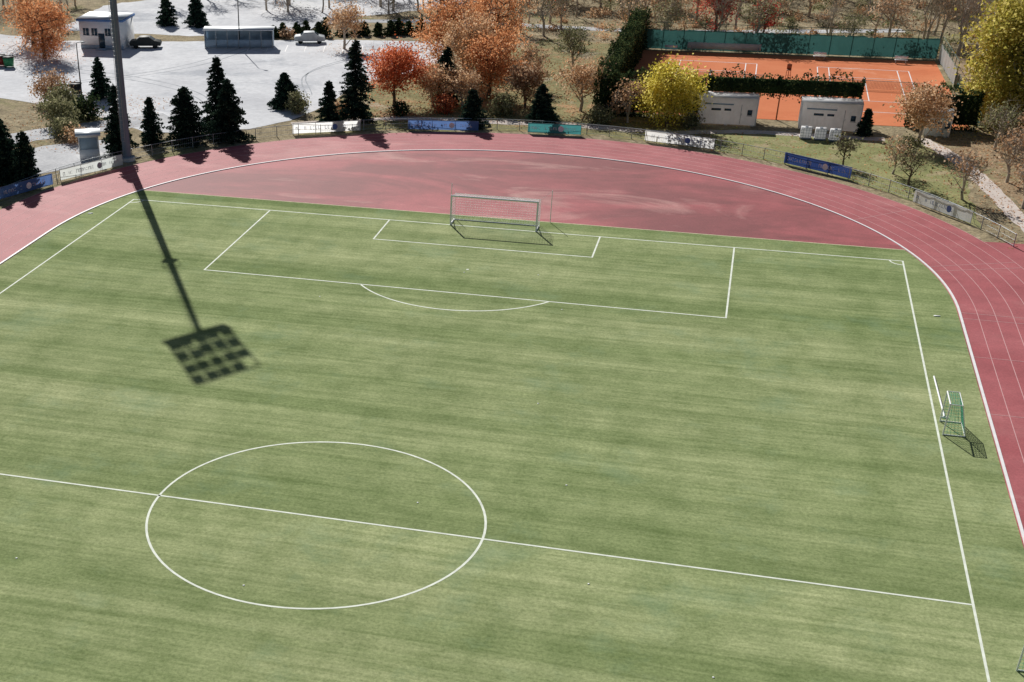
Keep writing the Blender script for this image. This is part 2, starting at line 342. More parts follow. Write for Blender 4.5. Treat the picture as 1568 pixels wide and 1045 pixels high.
def decid_mb(H,R,tf,nl,ls,rg,asym=.15,twigs=True,nlimb=12,barkr=1.,low=False):
    mb=MB(); hz=H*(1-tf)/2; cz=H*tf+hz; r=.035*H*barkr
    lean=rg.normal(size=2)*.03*H
    top=np.array([lean[0],lean[1],H*.86]); tz=np.array([0,0,-.05]); prev=tz; N_=5
    trunk=[]
    for k in range(1,N_+1):
        p=tz+(top-tz)*k/N_+np.array([*rg.normal(size=2)*.02*H,0]); mb.tube(prev,p,r*(1-(k-1)/N_*.85),r*(1-k/N_*.85),6,0,cap=False); trunk.append((prev,p)); prev=p
    ends=[]
    for i in range(nlimb):
        zf=tf*.9+(i+.5)/nlimb*(.8-tf*.9); k=min(N_-1,int(zf/.86*N_)); a,b=trunk[k]; s=a+(b-a)*rg.random()
        ph=i*2.4+rg.normal()*.4; el=rg.uniform(-1.0 if low else -.3,.95)
        if low: el=-1.0+2.1*(i+.5)/nlimb
        q=np.array([R*math.cos(ph)*math.cos(el),R*math.sin(ph)*math.cos(el),hz*math.sin(el)])*rg.uniform(.55,.95)
        e=np.array([lean[0]*.5,lean[1]*.5,cz])+q
        if not low and e[2]<s[2]+.06*H*(1-zf): e[2]=s[2]+.05*H
        mid=(s+e)/2+np.array([0,0,-.04*H])+rg.normal(size=3)*.05*R
        mb.tube(s,mid,r*.42,r*.28,4,0,cap=False); mb.tube(mid,e,r*.28,r*.08,4,0,cap=False)
        ends.append(e)
        for j in range(5):
            q=mid+(e-mid)*rg.random()+0; e2=q+rg.normal(size=3)*np.array([R,R,hz])*.33+np.array([0,0,.05*H*(not low)])
            mb.tube(q,e2,r*.16,r*.05,3,0,cap=False); ends.append(e2)
            if twigs:
                for _ in range(4):
                    u=q+(e2-q)*rg.uniform(.3,1); mb.tube(u,u+rg.normal(size=3)*.09*H*np.array([1,1,.8])+np.array([0,0,.05*H]),max(.012,r*.07),.006,3,0,cap=False)
    E=np.array(ends); c=np.array([lean[0]*.5,lean[1]*.5,cz])
    q=(E-c)/np.array([R,R,hz]); L=np.linalg.norm(q,axis=1); f=np.where(L>1,1/L,1)[:,None]; E=c+(E-c)*f
    if nl:
        per=nl//len(E)
        for e in E:
            n=int(per*rg.uniform(.3,1.7)); cr=R*rg.uniform(.13,.27)
            P=e+rg.normal(size=(n,3))*cr*np.array([1,1,.75])
            P[:,2]=np.maximum(P[:,2],.04*H)
            tt=rg.uniform(.18,.80)
            mb.leaves(P,rg.uniform(.6,1.3,n)*ls,1,tt+rg.normal(size=n)*.19,.1,rg,.75)
    return mb
leafspots=[]
def decid(name,x,y,H,R,mat,nl,seed,tf=.22,ls=.26,bark='bark',nlimb=12,barkr=1.,low=False):
    rg=np.random.default_rng(seed)
    if H>4: leafspots.append((x,y,R,mat,nl))
    o=decid_mb(H,R,tf,nl,ls,rg,nlimb=nlimb,barkr=barkr,low=low).build(name,[bark,mat]); o.location=(x,y,-.02); o.rotation_euler=(0,0,rg.uniform(0,6)); return o
cons=[(-53.5,89.8,4.6,1.3),(-40.9,66.6,6.9,1.6),(-39.3,71.2,4.8,1.2),(-36.1,72.9,5.7,2.3),(-32.2,75.3,6.2,2.1),(-34.6,78.9,7.6,1.9),
 (-31.1,90.6,3.8,1.8),(-24.0,84.7,4.5,1.2),(-21.7,86.8,8.4,2.1),(-44.8,54.3,5.0,1.6),(-47.6,54.8,6.2,1.6),(-49.5,58.5,5,1.5),(-8.8,87.2,3.9,1.5),(-1.7,90.2,4.2,1.7),(-14,98.4,6.0,1.8),(32.0,94.2,2.7,.75),
 (-64,136,4,1.5),(-59.5,136.5,4.5,1.6)]
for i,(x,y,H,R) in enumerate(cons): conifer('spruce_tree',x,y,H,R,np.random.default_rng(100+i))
dec=[('maple_tree',-19,93.9,6.4,3.3,'redor',7500,.12),('maple_tree',-17.6,117,9.4,4.4,'orange',10000,.1),('maple_tree',-13.0,124,8.5,3.8,'orange',5500,.12),('maple_tree',-9.6,101.6,7.6,3.6,'orange',8000,.08),('maple_tree',-13.3,106,8.2,3.2,'pale',4500,.1),
 ('young_ash_tree',-15.0,96,4.6,2.2,'pale',2600,.12),('beech_tree',-4.6,97.6,5.0,2.1,'brown',3800,.1),('beech_tree',-11.5,95.5,4.0,1.8,'pale',2200,.12),('young_ash_tree',1.7,97.5,5.6,2.6,'pale',3000,.14),
 ('linden_tree',11.7,92.6,6.7,3.1,'yellow',8500,.16),('bare_tree',7.4,93.4,4.2,1.9,'brown',900,.15),('maple_tree',-33.8,125.3,6.0,2.4,'pale',2800,.15),
 ('maple_tree',-70.4,109.3,7.2,3.1,'orange',6500,.12),('maple_tree',-76,117,7.6,3.2,'orange',4000,.1),('red_maple_tree',14.1,147,7.4,2.6,'red',3800,.12),('red_maple_tree',20.6,148,4.8,1.9,'red',2400,.1),
 ('young_ash_tree',37.3,90.8,5.8,2.6,'pale',3600,.12),('poplar_tree',46.6,102,13.5,4.3,'ygreen',30000,.04),('poplar_tree',52.5,110,15,5.4,'ygreen',18000,.06),('poplar_tree',50.0,96,9.5,3.6,'ygreen',11000,.04),
 ('sapling_tree',29.5,80.8,3.1,1.3,'olive',350,.2),('sapling_tree',34,79.3,3.4,1.5,'pale',350,.2),('sapling_tree',35.2,75.5,3.6,1.6,'olive',400,.2),('bare_tree',39.6,72,4.3,1.8,'brown',400,.2),
 ('bare_tree',44.5,70.5,4.5,1.9,'brown',400,.2),('bare_tree',44.2,79,4.6,1.8,'brown',450,.2),('bare_tree',46.5,85,5,2.1,'brown',600,.15),('bare_tree',44.5,91,4.6,1.9,'olive',700,.15),('bare_tree',48.5,77,5,2,'brown',500,.15),
 ('bush',-52.2,76.5,2.9,2.1,'olive',2600,.02),('bush',-55.2,83,2.6,1.9,'olive',2300,.02),('bush',-58,86.5,3.2,2.2,'brown',2200,.02),('bush',-49.6,72,1.8,1.4,'olive',1200,.02),('bush',-50.5,79.8,2.4,1.6,'hedge',2200,.02),
 ('bush',-28.8,88.5,2.2,1.2,'olive',1000,.02),('bush',-12.8,92.8,1.8,1.3,'redor',1000,.02),('bush',-6.6,93.6,2.2,1.5,'olive',1100,.02),('bush',4.6,92.6,1.7,1.3,'olive',900,.02),('bare_tree',-6,108,5,2.,'brown',1300,.15),('bare_tree',-2,118,5.5,2.2,'olive',1300,.15),('bush',14,93.4,1.6,1.2,'olive',800,.02),('bush',36,88.5,1.5,1.1,'olive',700,.02),
 ('bush',-43.5,130.6,1.3,1.0,'brown',500,.02),('bush',-24,89,1.5,1.2,'pale',600,.02),('bush',-17.5,90.5,1.4,1.1,'hedge',700,.02),('bush',-47.5,70.2,1.5,1.3,'pale',600,.02)]
for i,(n,x,y,H,R,m,nl,tf) in enumerate(dec):
    big=H>12
    decid(n,x,y,H,R,m,nl,300+i,tf,.34 if big else .25,'barkpale' if m in('pale','ygreen') or n=='bare_tree' else 'bark',34 if big else (16 if n=='poplar_tree' else 13),.6 if big else 1.,low=n in('poplar_tree','bush') or m in('orange','yellow'))
rg=np.random.default_rng(77)
mb=MB(); mi={'redor':0,'orange':1,'pale':2,'brown':3,'yellow':4,'ygreen':4,'red':0,'olive':3,'hedge':3}
for x,y,R,m,nl in leafspots:
    n=int(120+nl*.05); P=np.c_[x+.8+rg.normal(size=n)*R*.9,y-.8+rg.normal(size=n)*R*.9,rg.uniform(0,.03,n)]
    P=P[np.hypot(P[:,0],P[:,1]-YC)>44.6]; mb.leaves(P,rg.uniform(.08,.22,len(P)),mi[m],rg.uniform(.2,.9,len(P)),.85,rg)
for (x0,x1,y0,y1,n) in((-25,4,88,140,5000),(41,70,58,120,7000),(14,40,72,93,1500),(-20,60,138,170,4000),(-60,-44,66,92,1500)):
    P=np.c_[rg.uniform(x0,x1,n),rg.uniform(y0,y1,n),rg.uniform(0,.03,n)]; P=P[np.hypot(P[:,0],P[:,1]-YC)>45]
    k=rg.integers(1,4,len(P))
    for q in(1,2,3): s_=k==q; mb.leaves(P[s_],rg.uniform(.08,.26,s_.sum()),q,rg.uniform(.1,.9,s_.sum()),.85,rg)
mb.build('fallen_leaves',['redor','orange','pale','brown','yellow'])
# woodland mass
rg=np.random.default_rng(55)
tmpl=[decid_mb(7,2.6,.2,0,.2,rg,nlimb=12,barkr=.7),decid_mb(8,2.4,.25,350,.25,rg,nlimb=12,barkr=.7),decid_mb(6,2.6,.12,1100,.26,rg,nlimb=10),decid_mb(9,2.8,.25,250,.3,rg,nlimb=14,barkr=.6)]
for k in range(4):
    tmpl[k].V=[np.concatenate(tmpl[k].V)]; 
wd=MB()
def inpoly(n,f,tries=8000,mind=2.4):
    out=[]
    for _ in range(tries):
        p=f()
        if all((p[0]-q[0])**2+(p[1]-q[1])**2>mind**2 for q in out): out.append(p)
        if len(out)>=n:break
    return out
A=inpoly(170,lambda:(rg.uniform(-16,85),rg.uniform(141,200)),mind=2.6)
A=[p for p in A if abs(p[1]-(149+max(0,(p[0]-12))*.3))>2.0]
A+=inpoly(50,lambda:(rg.uniform(-75,-14),rg.uniform(150,182)))
A+=inpoly(26,lambda:(rg.uniform(53,85),rg.uniform(88,140)),mind=3.4)
A+=inpoly(14,lambda:(rg.uniform(-100,-72),rg.uniform(112,150)),mind=3.4)
for x,y in A:
    k=rg.choice([0,1,2,3],p=[.3,.25,.25,.2]); wd.merge(tmpl[k],x,y,-.02,rg.uniform(.7,1.25),rg.uniform(0,6.28),rg.uniform(-.2,.3),mat=int(rg.choice([1,2,3,4],p=[.4,.25,.3,.05])))
for x,y in inpoly(220,lambda:(rg.uniform(-20,70),rg.uniform(139.5,185)),mind=1.2):
    n=130; r=rg.uniform(.5,1.3); P=np.c_[x+rg.normal(size=n)*r*.6,y+rg.normal(size=n)*r*.6,np.abs(rg.normal(size=n))*r*.5]
    wd.leaves(P,rg.uniform(.15,.35,n),int(rg.choice([1,2,3])),rg.uniform(.2,.7)+rg.normal(size=n)*.15,0,rg)
wd.build('distant_woodland',['barkpale','brown','olive','pale','redor'])
# hedges
def hedge(name,segs,w,z0,z1,rg,mat='hedge',dens=34,posts=False,rag=1.):
    mb=MB()
    for (a,b) in segs:
        a=np.array(a,float);b=np.array(b,float);L=np.linalg.norm(b-a);d=(b-a)/L;n=np.array([-d[1],d[0]]);ang=math.atan2(d[1],d[0])
        c=(a+b)/2; mb.box((c[0],c[1],(z0+z1)/2),(L*.99,w*.5,(z1-z0)*.74),ang,1)
        cnt=int(dens*(2*(z1-z0)*L+1.6*w*L+2*(z1-z0)*w)); s=rg.random(cnt)*L; q=rg.choice(5,cnt,p=[.3,.3,.2,.08,.12])
        tt=rg.uniform(-w/2,w/2,cnt); zz=rg.uniform(z0,z1,cnt)
        tt=np.where(q==0,-w/2,np.where(q==1,w/2,tt)); zz=np.where(q==2,z1,np.where(q==4,z0,zz)); s=np.where(q==3,np.where(rg.random(cnt)<.5,0,L),s)
        bump=.18*np.sin(s*1.7+zz*2.1)+.14*np.sin(s*4.3+1.)+.2*np.sin(s*.6)+.1*np.sin(s*9); tt=tt+rg.normal(size=cnt)*.11+bump*.7
        zz=zz+rg.normal(size=cnt)*.1*rag+np.where(q==2,bump*rag,0)+np.where(q==4,.6*rag*(.18*np.sin(s*2.2)+.2*np.sin(s*.9+1)),0)
        P=np.c_[a[0]+d[0]*s+n[0]*tt,a[1]+d[1]*s+n[1]*tt,np.maximum(zz,.02)]
        mb.leaves(P,rg.uniform(.16,.34,cnt),1,.42+.25*np.sin(s*2.3)+rg.normal(size=cnt)*.22+(zz-z0)/(z1-z0)*.2,0,rg)
        if posts:
            for k in np.arange(0,L+.1,2.6): p=a+d*k; mb.tube((p[0],p[1],0),(p[0],p[1],z0+.5),.09,.08,6,2)
    return mb.build(name,['bark',mat,'rust'])
hedge('tall_hedge',[((4.2,95.6),(4.4,118)),((4.4,118),(4.6,137))],1.6,0,4.6,rg,rag=1.5)
hedge('clipped_hedge',[((5.2,96.6),(15,97.4))],1.5,0,4.3,rg)
hedge('clipped_hedge',[((15.2,98.4),(31.4,99.4))],1.1,2.5,4.4,rg,posts=True,rag=1.6)
hedge('clipped_hedge',[((36.4,99.0),(43.4,99.6))],1.5,0,3.9,rg)
for i in range(15):
    f=i/14; conifer('shrub_conifer',-46+f*21.5+rg.normal()*.3,131.5+f*7.5+rg.normal()*.3,rg.uniform(1.4,2.5),rg.uniform(.85,1.25),rg,.45,'hedge')
# ------------------------------------------------------------ tennis
sheet('tennis_court',[(5.6,98.4),(43.0,99.2),(42.4,136.4),(5.2,134.6)],-.004,'clay')
mb=MB()
for cx in(14.8,33.2):
    y0,y1=105.2,128.97; x0,x1=cx-5.485,cx+5.485
    for x in(x0,x1): flatline(mb,(x,y0),(x,y1),.12,.004)
    for x in(x0+1.37,x1-1.37): flatline(mb,(x,y0+.06),(x,y1-.06),.12,.006)
    for y in(y0,y1): flatline(mb,(x0,y),(x1,y),.14,.009)
    for y in(117.1-6.4,117.1+6.4): flatline(mb,(x0+1.43,y),(x1-1.43,y),.12,.009)
    flatline(mb,(cx,117.1-6.33),(cx,117.1+6.33),.12,.012)
mb.build('tennis_court_lines',['kerb'])
for cx in(14.8,33.2):
    mb=MB()
    for x in(cx-6.4,cx+6.4): mb.tube((x,117.1,0),(x,117.1,1.07),.06,.06,8,0)
    for z in np.arange(.1,1.0,.12): mb.tube((cx-6.4,117.1,z),(cx+6.4,117.1,z),.012,.012,3,0,cap=False)
    for x in np.arange(cx-6.3,cx+6.35,.16): mb.tube((x,117.1,.05),(x,117.1,.96),.010,.010,3,0,cap=False)
    mb.box((cx,117.1,.98),(12.8,.05,.09),0,1); mb.build('tennis_net',['dark','kerb'])
def screenfence(name,a,b,h,mats,z0=.1,post=2.6):
    mb=MB(); a=np.array(a,float);b=np.array(b,float);L=np.linalg.norm(b-a);d=(b-a)/L;ang=math.atan2(d[1],d[0]);k=0
    while k<=L+.01:
        p=a+d*k; mb.tube((p[0],p[1],-.02),(p[0],p[1],h+.9),.045,.045,6,0); k+=L/max(1,round(L/post))
    c=(a+b)/2
    for z in(h+.88,h,.12): mb.tube((*a,z),(*b,z),.03,.03,5,0)
    S=mb.V and int(L/.35); s=np.linspace(0,L,S+1); off=.06+.03*np.sin(s*2.4)+.02*rg.normal(size=S+1); n=np.array([-d[1],d[0]])
    P=a+d*s[:,None]-n*off[:,None]; V=np.vstack([np.c_[P,np.full(S+1,z0)],np.c_[P-n*.02,h+.03*np.sin(s*1.2)+.05*rg.normal(size=S+1)]]); i=np.arange(S)
    mb.add(V,np.stack([i,i+1,i+S+2,i+S+1],1),1)
    for z in np.arange(h+.1,h+.85,.18): mb.tube((*a,z),(*b,z),.008,.008,3,0,cap=False)
    return mb.build(name,mats)
screenfence('windscreen_fence',(5.0,135.4),(42.6,137.6),2.5,['greenmetal','screen'])
screenfence('windscreen_fence',(42.9,137.4),(43.3,121),2.0,['greenmetal','bgrey'])
screenfence('mesh_fence',(43.6,120.8),(43.9,100),.6,['greenmetal','screen'])
mb=MB(); mb.box((15.8,135.2,.8),(9.5,.05,.8),.058,0); mb.box((11.6,135.0,.4),(.06,.3,.8),0,1); mb.box((20.2,135.5,.4),(.06,.3,.8),0,1); mb.build('sponsor_banner',['wlift','metal'])
for bx_ in(9.,28.,38.):
    mb=MB(); mb.box((0,0,.45),(1.6,.4,.05),0,0); mb.box((0,.2,.75),(1.6,.05,.3),0,0)
    for s_ in(-.6,.6): mb.box((s_,0,.22),(.06,.36,.42),0,1)
    o=mb.build('court_bench',['wpaint','metal']); o.location=(bx_,133.6,0)
mb=MB(); mb.tube((24,117.1,0),(24,117.1,1.6),.05,.05,6,0)
for dx in(-.35,.35):
    for dy in(-.4,.4): mb.tube((24+dx,117.1+dy,0),(24+dx*.6,117.1+dy*.5,1.7),.03,.03,5,0)
mb.box((24,117.1,1.72),(.55,.5,.06),0,0); mb.box((24,117.38,2.05),(.55,.05,.6),0,0)
for z in(.4,.8,1.2): mb.box((24,116.75,z),(.6,.06,.04),0,0)
mb.build('umpire_chair',['rust'])
# ------------------------------------------------------------ containers / buildings
def container(name,x0,y0,x1,y1,depth,h,wall='wlift',stripe='bluegrey',roof='wlift'):  # default walls and roof pass light through, lifting the shaded front
    e=empty(name); L=math.hypot(x1-x0,y1-y0); ang=math.atan2(y1-y0,x1-x0)
    e.location=(x0,y0,0); e.rotation_euler=(0,0,ang)
    # thin-walled cabin: four wall sheets pressed into shallow vertical ribs
    mb=MB(); z0,z1=.12,h+.07
    def wallsheet(a,b,nx,ny):
        a=np.array(a,float);b=np.array(b,float);LL=np.linalg.norm(b-a);S=int(LL/.1)
        s=np.linspace(0,1,S+1); off=np.where((np.arange(S+1)//2)%2==0,0,.02)
        P=a+(b-a)*s[:,None]+np.array([nx,ny])*off[:,None]; i=np.arange(S)
        V=np.vstack([np.c_[P,np.full(S+1,z0)],np.c_[P,np.full(S+1,z1)]]); mb.add(V,np.stack([i,i+1,i+S+2,i+S+1],1),0)
    wallsheet((.03,0),(L-.03,0),0,-1); wallsheet((L,.03),(L,depth-.03),1,0); wallsheet((L-.03,depth),(.03,depth),0,1); wallsheet((0,depth-.03),(0,.03),-1,0)
    mb.build('walls',[wall],e)
    mb=MB()
    for px in(0,L):
        for py in(0,depth): mb.box((px,py,h/2+.08),(.12,.12,h+.02),0,0)
    mb.build('corner_posts',['wcont'],e)
    mb=MB(); mb.box((L/2,depth/2,h+.13),(L+.14,depth+.14,.08),0,0); mb.build('roof',[roof],e)
    mb=MB(); mb.box((L*.34,-.04,h*.80),(L*.5,.03,.14),0,0); mb.build('stripe',[stripe],e)
    mb=MB(); mb.box((L*.30,-.04,h*.60),(1.0,.06,.22),0,0); mb.box((L*.50,-.04,h*.60),(.7,.06,.22),0,0); mb.box((L*.88,-.04,h*.52),(.5,.06,.55),0,0); mb.build('window',['glass'],e)
    mb=MB(); mb.box((L*.73,-.04,h*.45),(.05,.05,h*.72),0,0); mb.box((L*.88,-.045,h*.52-.34),(.6,.1,.05),0,0); mb.box((L*.73+.1,-.05,h*.45),(.04,.05,.2),0,0); mb.build('door_trim',['metal'],e)
    mb=MB()
    for px in(.3,L/2,L-.3):
        for py in(.3,depth-.3): mb.box((px,py,.04),(.35,.35,.14),0,0)
    mb.build('footing_blocks',['greybox'],e)
container('white_container',14.7,94.6,20.8,94.9,2.5,2.75)
container('white_container',25.3,94.9,31.4,94.9,2.5,2.75)
container('small_shed',37.9,95.3,40.4,95.1,2.2,2.3,'bgrey','roof','roof')
for k in range(3):
    mb=MB(); x=0;y=0
    mb.box((x,y,.66),(1.05,.95,.95),.05,0); mb.box((x,y,.1),(1.15,1.05,.14),.05,1); mb.tube((x,y,1.13),(x,y,1.24),.16,.16,10,1)
    for dx in(-.54,-.27,0,.27,.54):
        mb.box((x+dx,y-.5,.66),(.03,.03,.98),.05,1)
    for z in(.35,.65,.95,1.15): mb.box((x,y-.51,z),(1.1,.03,.03),.05,1)
    o=mb.build('water_tank',['wlift','metal']); o.location=(26.0+k*1.45,91.2-.15*k,0)
def gable(name,x0,y0,x1,y1,depth,h):
    e=empty(name); L=math.hypot(x1-x0,y1-y0); e.location=(x0,y0,0); e.rotation_euler=(0,0,math.atan2(y1-y0,x1-x0))
    mb=MB(); mb.box((L/2,depth/2,h/2),(L,depth,h),0,0); mb.build('walls',['wcont'],e)
    mb=MB(); mb.box((L/2,depth/2,h+.14),(L+.5,depth+.5,.28),0,0); mb.build('roof_fascia',['blue'],e)
    mb=MB(); mb.box((L/2,depth/2,h+.32),(L+.3,depth+.3,.08),0,0); mb.build('roof',['roof'],e)
    mb=MB()
    for px in(.9,2.1,4.0,5.1): mb.box((px,-.02,h*.62),(.8,.06,.9),0,0)
    mb.box((3.05,-.02,1.0),(.85,.06,1.95),0,0); mb.build('window',['glass'],e)
    mb=MB()
    for px in(.9,2.1,4.0,5.1): mb.box((px,-.04,h*.62-.5),(.95,.12,.06),0,0); mb.box((px,-.045,h*.62),(.05,.06,.9),0,0)
    mb.box((L/2,-.02,.25),(L,.05,.5),0,1); mb.box((3.05,-.5,.08),(1.4,.9,.16),0,1); mb.build('trim',['wpaint','bluegrey'],e)
gable('office_building',-68.6,116.6,-62.6,117.2,5,3.5)
e=empty('long_shelter'); e.location=(-52.2,120.8,0); e.rotation_euler=(0,0,.25)
mb=MB(); L=9.2
mb.box((L/2,1.1,2.35),(L+.4,2.8,.12),0,0); mb.build('roof',['roof'],e)
mb=MB(); mb.box((L/2,2.3,1.2),(L,.08,2.2),0,0)
for px in(0,L): mb.box((px,1.2,1.2),(.08,2.1,2.2),0,0)
mb.box((L/2,.1,.6),(L,.06,1.0),0,0); mb.build('walls',['bluegrey'],e)
mb=MB()
for k in range(7): mb.tube((k*L/6,0,0),(k*L/6,0,2.3),.05,.05,6,0)
mb.build('posts',['metal'],e)
# kiosk
e=empty('ticket_kiosk'); e.location=(-43.9,63.7,0); e.rotation_euler=(0,0,.45)
mb=MB(); mb.box((1,1,.5),(2,2,1.0),0,0)
for px in(.06,1.94):
    for py in(.06,1.94): mb.box((px,py,1.6),(.12,.12,1.2),0,0)
mb.box((1,1.96,1.6),(1.75,.06,1.2),0,0); mb.box((1,.05,2.25),(2.0,.1,.14),0,0); mb.build('walls',['wcont'],e)
mb=MB(); mb.box((1,.04,1.6),(1.7,.04,1.15),0,0); mb.box((.04,1,1.6),(.04,1.7,1.15),0,0); mb.box((1.96,1,1.6),(.04,1.7,1.15),0,0); mb.build('window',['bluegrey'],e)
mb=MB(); mb.box((1,1,2.42),(2.5,2.5,.18),0,0); mb.build('roof',['roof'],e)
for k,(bx_,by_,c_) in enumerate(((-75.2,103.6,'green'),(-73.7,103.4,'carred'),(-72.3,103.0,'green'),(-57.0,90.6,'dark'))):
    mb=MB(); mb.add([(-.5,-.45,.15),(.5,-.45,.15),(.5,.45,.15),(-.5,.45,.15),(-.62,-.55,1.15),(.62,-.55,1.15),(.62,.55,1.15),(-.62,.55,1.15)],[[0,3,2,1],[4,5,6,7],[0,1,5,4],[1,2,6,5],[2,3,7,6],[3,0,4,7]],0)
    mb.box((0,0,1.2),(1.34,1.2,.09),0,1); mb.box((0,.5,1.29),(1.2,.1,.08),0,1)
    for a in(-.45,.45):
        for b in(-.4,.4): mb.tube((a-.04,b,.09),(a+.04,b,.09),.09,.09,8,1)
    o=mb.build('waste_bin',[c_,'dark']); o.location=(bx_,by_,0); o.rotation_euler=(0,0,.3)
# ------------------------------------------------------------ cars in the lot
def car(x,y,rz,matn,s=1.):
    e=empty('parked_car'); e.location=(x,y,0); e.rotation_euler=(0,0,rz)
    prof=[(-2.1,.35),(-2.15,.75),(-1.95,.95),(-1.25,1.0),(-.75,1.42),(.55,1.45),(1.25,.98),(2.0,.82),(2.12,.55),(2.05,.32)]
    mb=MB(); n=len(prof); V=[(a,-.85 if b<1.1 else -.68,b) for a,b in prof]+[(a,.85 if b<1.1 else .68,b) for a,b in prof]
    mb.add(V,[list(range(n))]); mb.add(V,[list(range(n,2*n))[::-1]]); mb.add(V,[[i,(i+1)%n,(i+1)%n+n,i+n] for i in range(n)]); mb.build('body',[matn],e)
    mb=MB(); mb.add([(-1.16,-.74,1.05),(-.76,-.715,1.36),(.5,-.715,1.38),(1.1,-.75,1.04),(-1.16,.74,1.05),(-.76,.715,1.36),(.5,.715,1.38),(1.1,.75,1.04)],[[0,3,2,1],[4,5,6,7]],0)
    mb.add([(-1.27,-.62,1.04),(-1.27,.62,1.04),(-.84,.58,1.38),(-.84,-.58,1.38)],[[0,1,2,3]]); mb.add([(1.22,-.62,1.03),(1.22,.62,1.03),(.66,.58,1.40),(.66,-.58,1.40)],[[0,3,2,1]]); mb.build('windows',['glass'],e)
    mb=MB()
    for a in(-1.3,1.3):
        for b in(-.8,.8): mb.tube((a,b-.1,.32),(a,b+.1,.32),.32,.32,14,0)
    mb.build('wheels',['dark'],e)
for x,y,rz,c_ in((-60.3,119.5,.3,'dark'),(-39.6,128.3,.3,'greybox')): car(x,y,rz,c_)
# ------------------------------------------------------------ mast
e=empty('floodlight_mast'); bx,by=-39.3,64.9; e.location=(bx,by,0)
mb=MB(); mb.tube((0,0,.3),(0,0,31.6),.42,.24,16,0); mb.tube((0,0,0),(0,0,.35),.8,.8,12,1)
mb.build('pole',['mast','greybox'],e,)
mb=MB()
for z in(20.8,):
    mb.box((0,0,z),(1.1,1.1,.08),0,0)
    for sx in(-.5,.5):
        for sy in(-.5,.5): mb.tube((sx,sy,z),(sx,sy,z+1.),.03,.03,5,0)
    for s_ in(-.5,.5): mb.tube((s_,-.5,z+1.),(s_,.5,z+1.),.03,.03,5,0); mb.tube((-.5,s_,z+1.),(.5,s_,z+1.),.03,.03,5,0)
for z in np.arange(2,31,.4): mb.tube((-.2,-.62,z),(.2,-.62,z),.015,.015,4,0)
for s_ in(-.2,.2): mb.tube((s_,-.62,2),(s_,-.62,31),.02,.02,4,0)
mb.build('service_platform',['metal'],e)
wv=np.array([.57,.82,0]); wv/=np.linalg.norm(wv); fv=np.array([.82,-.57,0]); up=(fv*2.2+np.array([0,0,3.75]))
org=np.array([0,0,31.45])-wv*.25
mb=MB()
for r in range(5):
    z=org+up*(r/4); mb.tube(z-wv*2.55,z+wv*2.55,.08,.08,6,0)
for c_ in(-2.55,-1.3,0,1.3,2.55): mb.tube(org+wv*c_,org+wv*c_+up,.08,.08,6,0)
mb.box(tuple(org+np.array([0,0,.1])),(1.1,5.3,.14),math.atan2(wv[1],wv[0])-math.pi/2,0)
mb.build('head_frame',['metal'],e)
mb=MB(); nrm=np.cross(wv,up); nrm/=np.linalg.norm(nrm); uu=up/np.linalg.norm(up)
for r in range(4):
    for c_ in range(5):
        if (r,c_)==(3,4): continue
        ctr=org+up*(.11+r*.27+rg.uniform(-.02,.02))+wv*(-2.15+c_*1.07+rg.uniform(-.07,.07))
        hw,hh,t=.42,.40,.17
        V=[ctr+a*wv*hw+b*uu*hh+g*nrm*t for a in(-1,1) for b in(-1,1) for g in(-1,1)]
        mb.add(V,[[0,1,3,2],[4,6,7,5],[0,4,5,1],[2,3,7,6],[0,2,6,4],[1,5,7,3]],0)
mb.build('floodlights',['dark'],e)
# ------------------------------------------------------------ goals
def netpatch(mb,A,B,C_,D,nu,nv,r,mat):
    A,B,C_,D=[np.array(q,float) for q in(A,B,C_,D)]
    for i in range(nu+1):
        f=i/nu; mb.tube(A+(B-A)*f,D+(C_-D)*f,r,r,3,mat,cap=False)
    for i in range(nv+1):
        f=i/nv; mb.tube(A+(D-A)*f,B+(C_-B)*f,r,r,3,mat,cap=False)
e=empty('football_goal'); e.location=(0,G,0)
mb=MB(); hwid=3.72
for s_ in(-1,1): mb.tube((s_*hwid,0,0),(s_*hwid,0,2.5),.075,.075,10,0)
mb.tube((-hwid-.06,0,2.5),(hwid+.06,0,2.5),.075,.075,10,0); mb.build('frame',['wpaint'],e)
mb=MB()
for s_ in(-1,1):
    mb.box((s_*hwid,.75,.05),(.12,1.5,.10),0,0); mb.tube((s_*hwid,1.2,.05),(s_*hwid,.05,.9),.045,.045,6,0)
mb.tube((-hwid,1.5,.05),(hwid,1.5,.05),.05,.05,6,0); mb.build('ground_frame',['wpaint'],e)
mb=MB()
for x in(-4.3,4.5): mb.tube((x,2.9,0),(x,2.9,2.75),.035,.03,8,0)
mb.build('net_poles',['wpaint'],e)
mb=MB(); r=.008
netpatch(mb,(-3.72,0,2.5),(3.72,0,2.5),(3.72,1.9,2.2),(-3.72,1.9,2.2),34,9,r,0)
netpatch(mb,(-3.72,1.9,2.2),(3.72,1.9,2.2),(3.72,2.0,.03),(-3.72,2.0,.03),34,10,r,0)
for s_ in(-1,1):
    netpatch(mb,(s_*3.72,0,2.5),(s_*3.72,1.9,2.2),(s_*3.72,2.0,.03),(s_*3.72,0,.03),9,10,r,0)
    mb.tube((s_*3.72,1.9,2.2),((-4.3,4.5)[s_>0],2.9,2.7),.01,.01,4,0)
mb.tube((-3.72,1.9,2.2),(3.72,1.9,2.2),.015,.015,4,0)
mb.build('net',['net'],e)
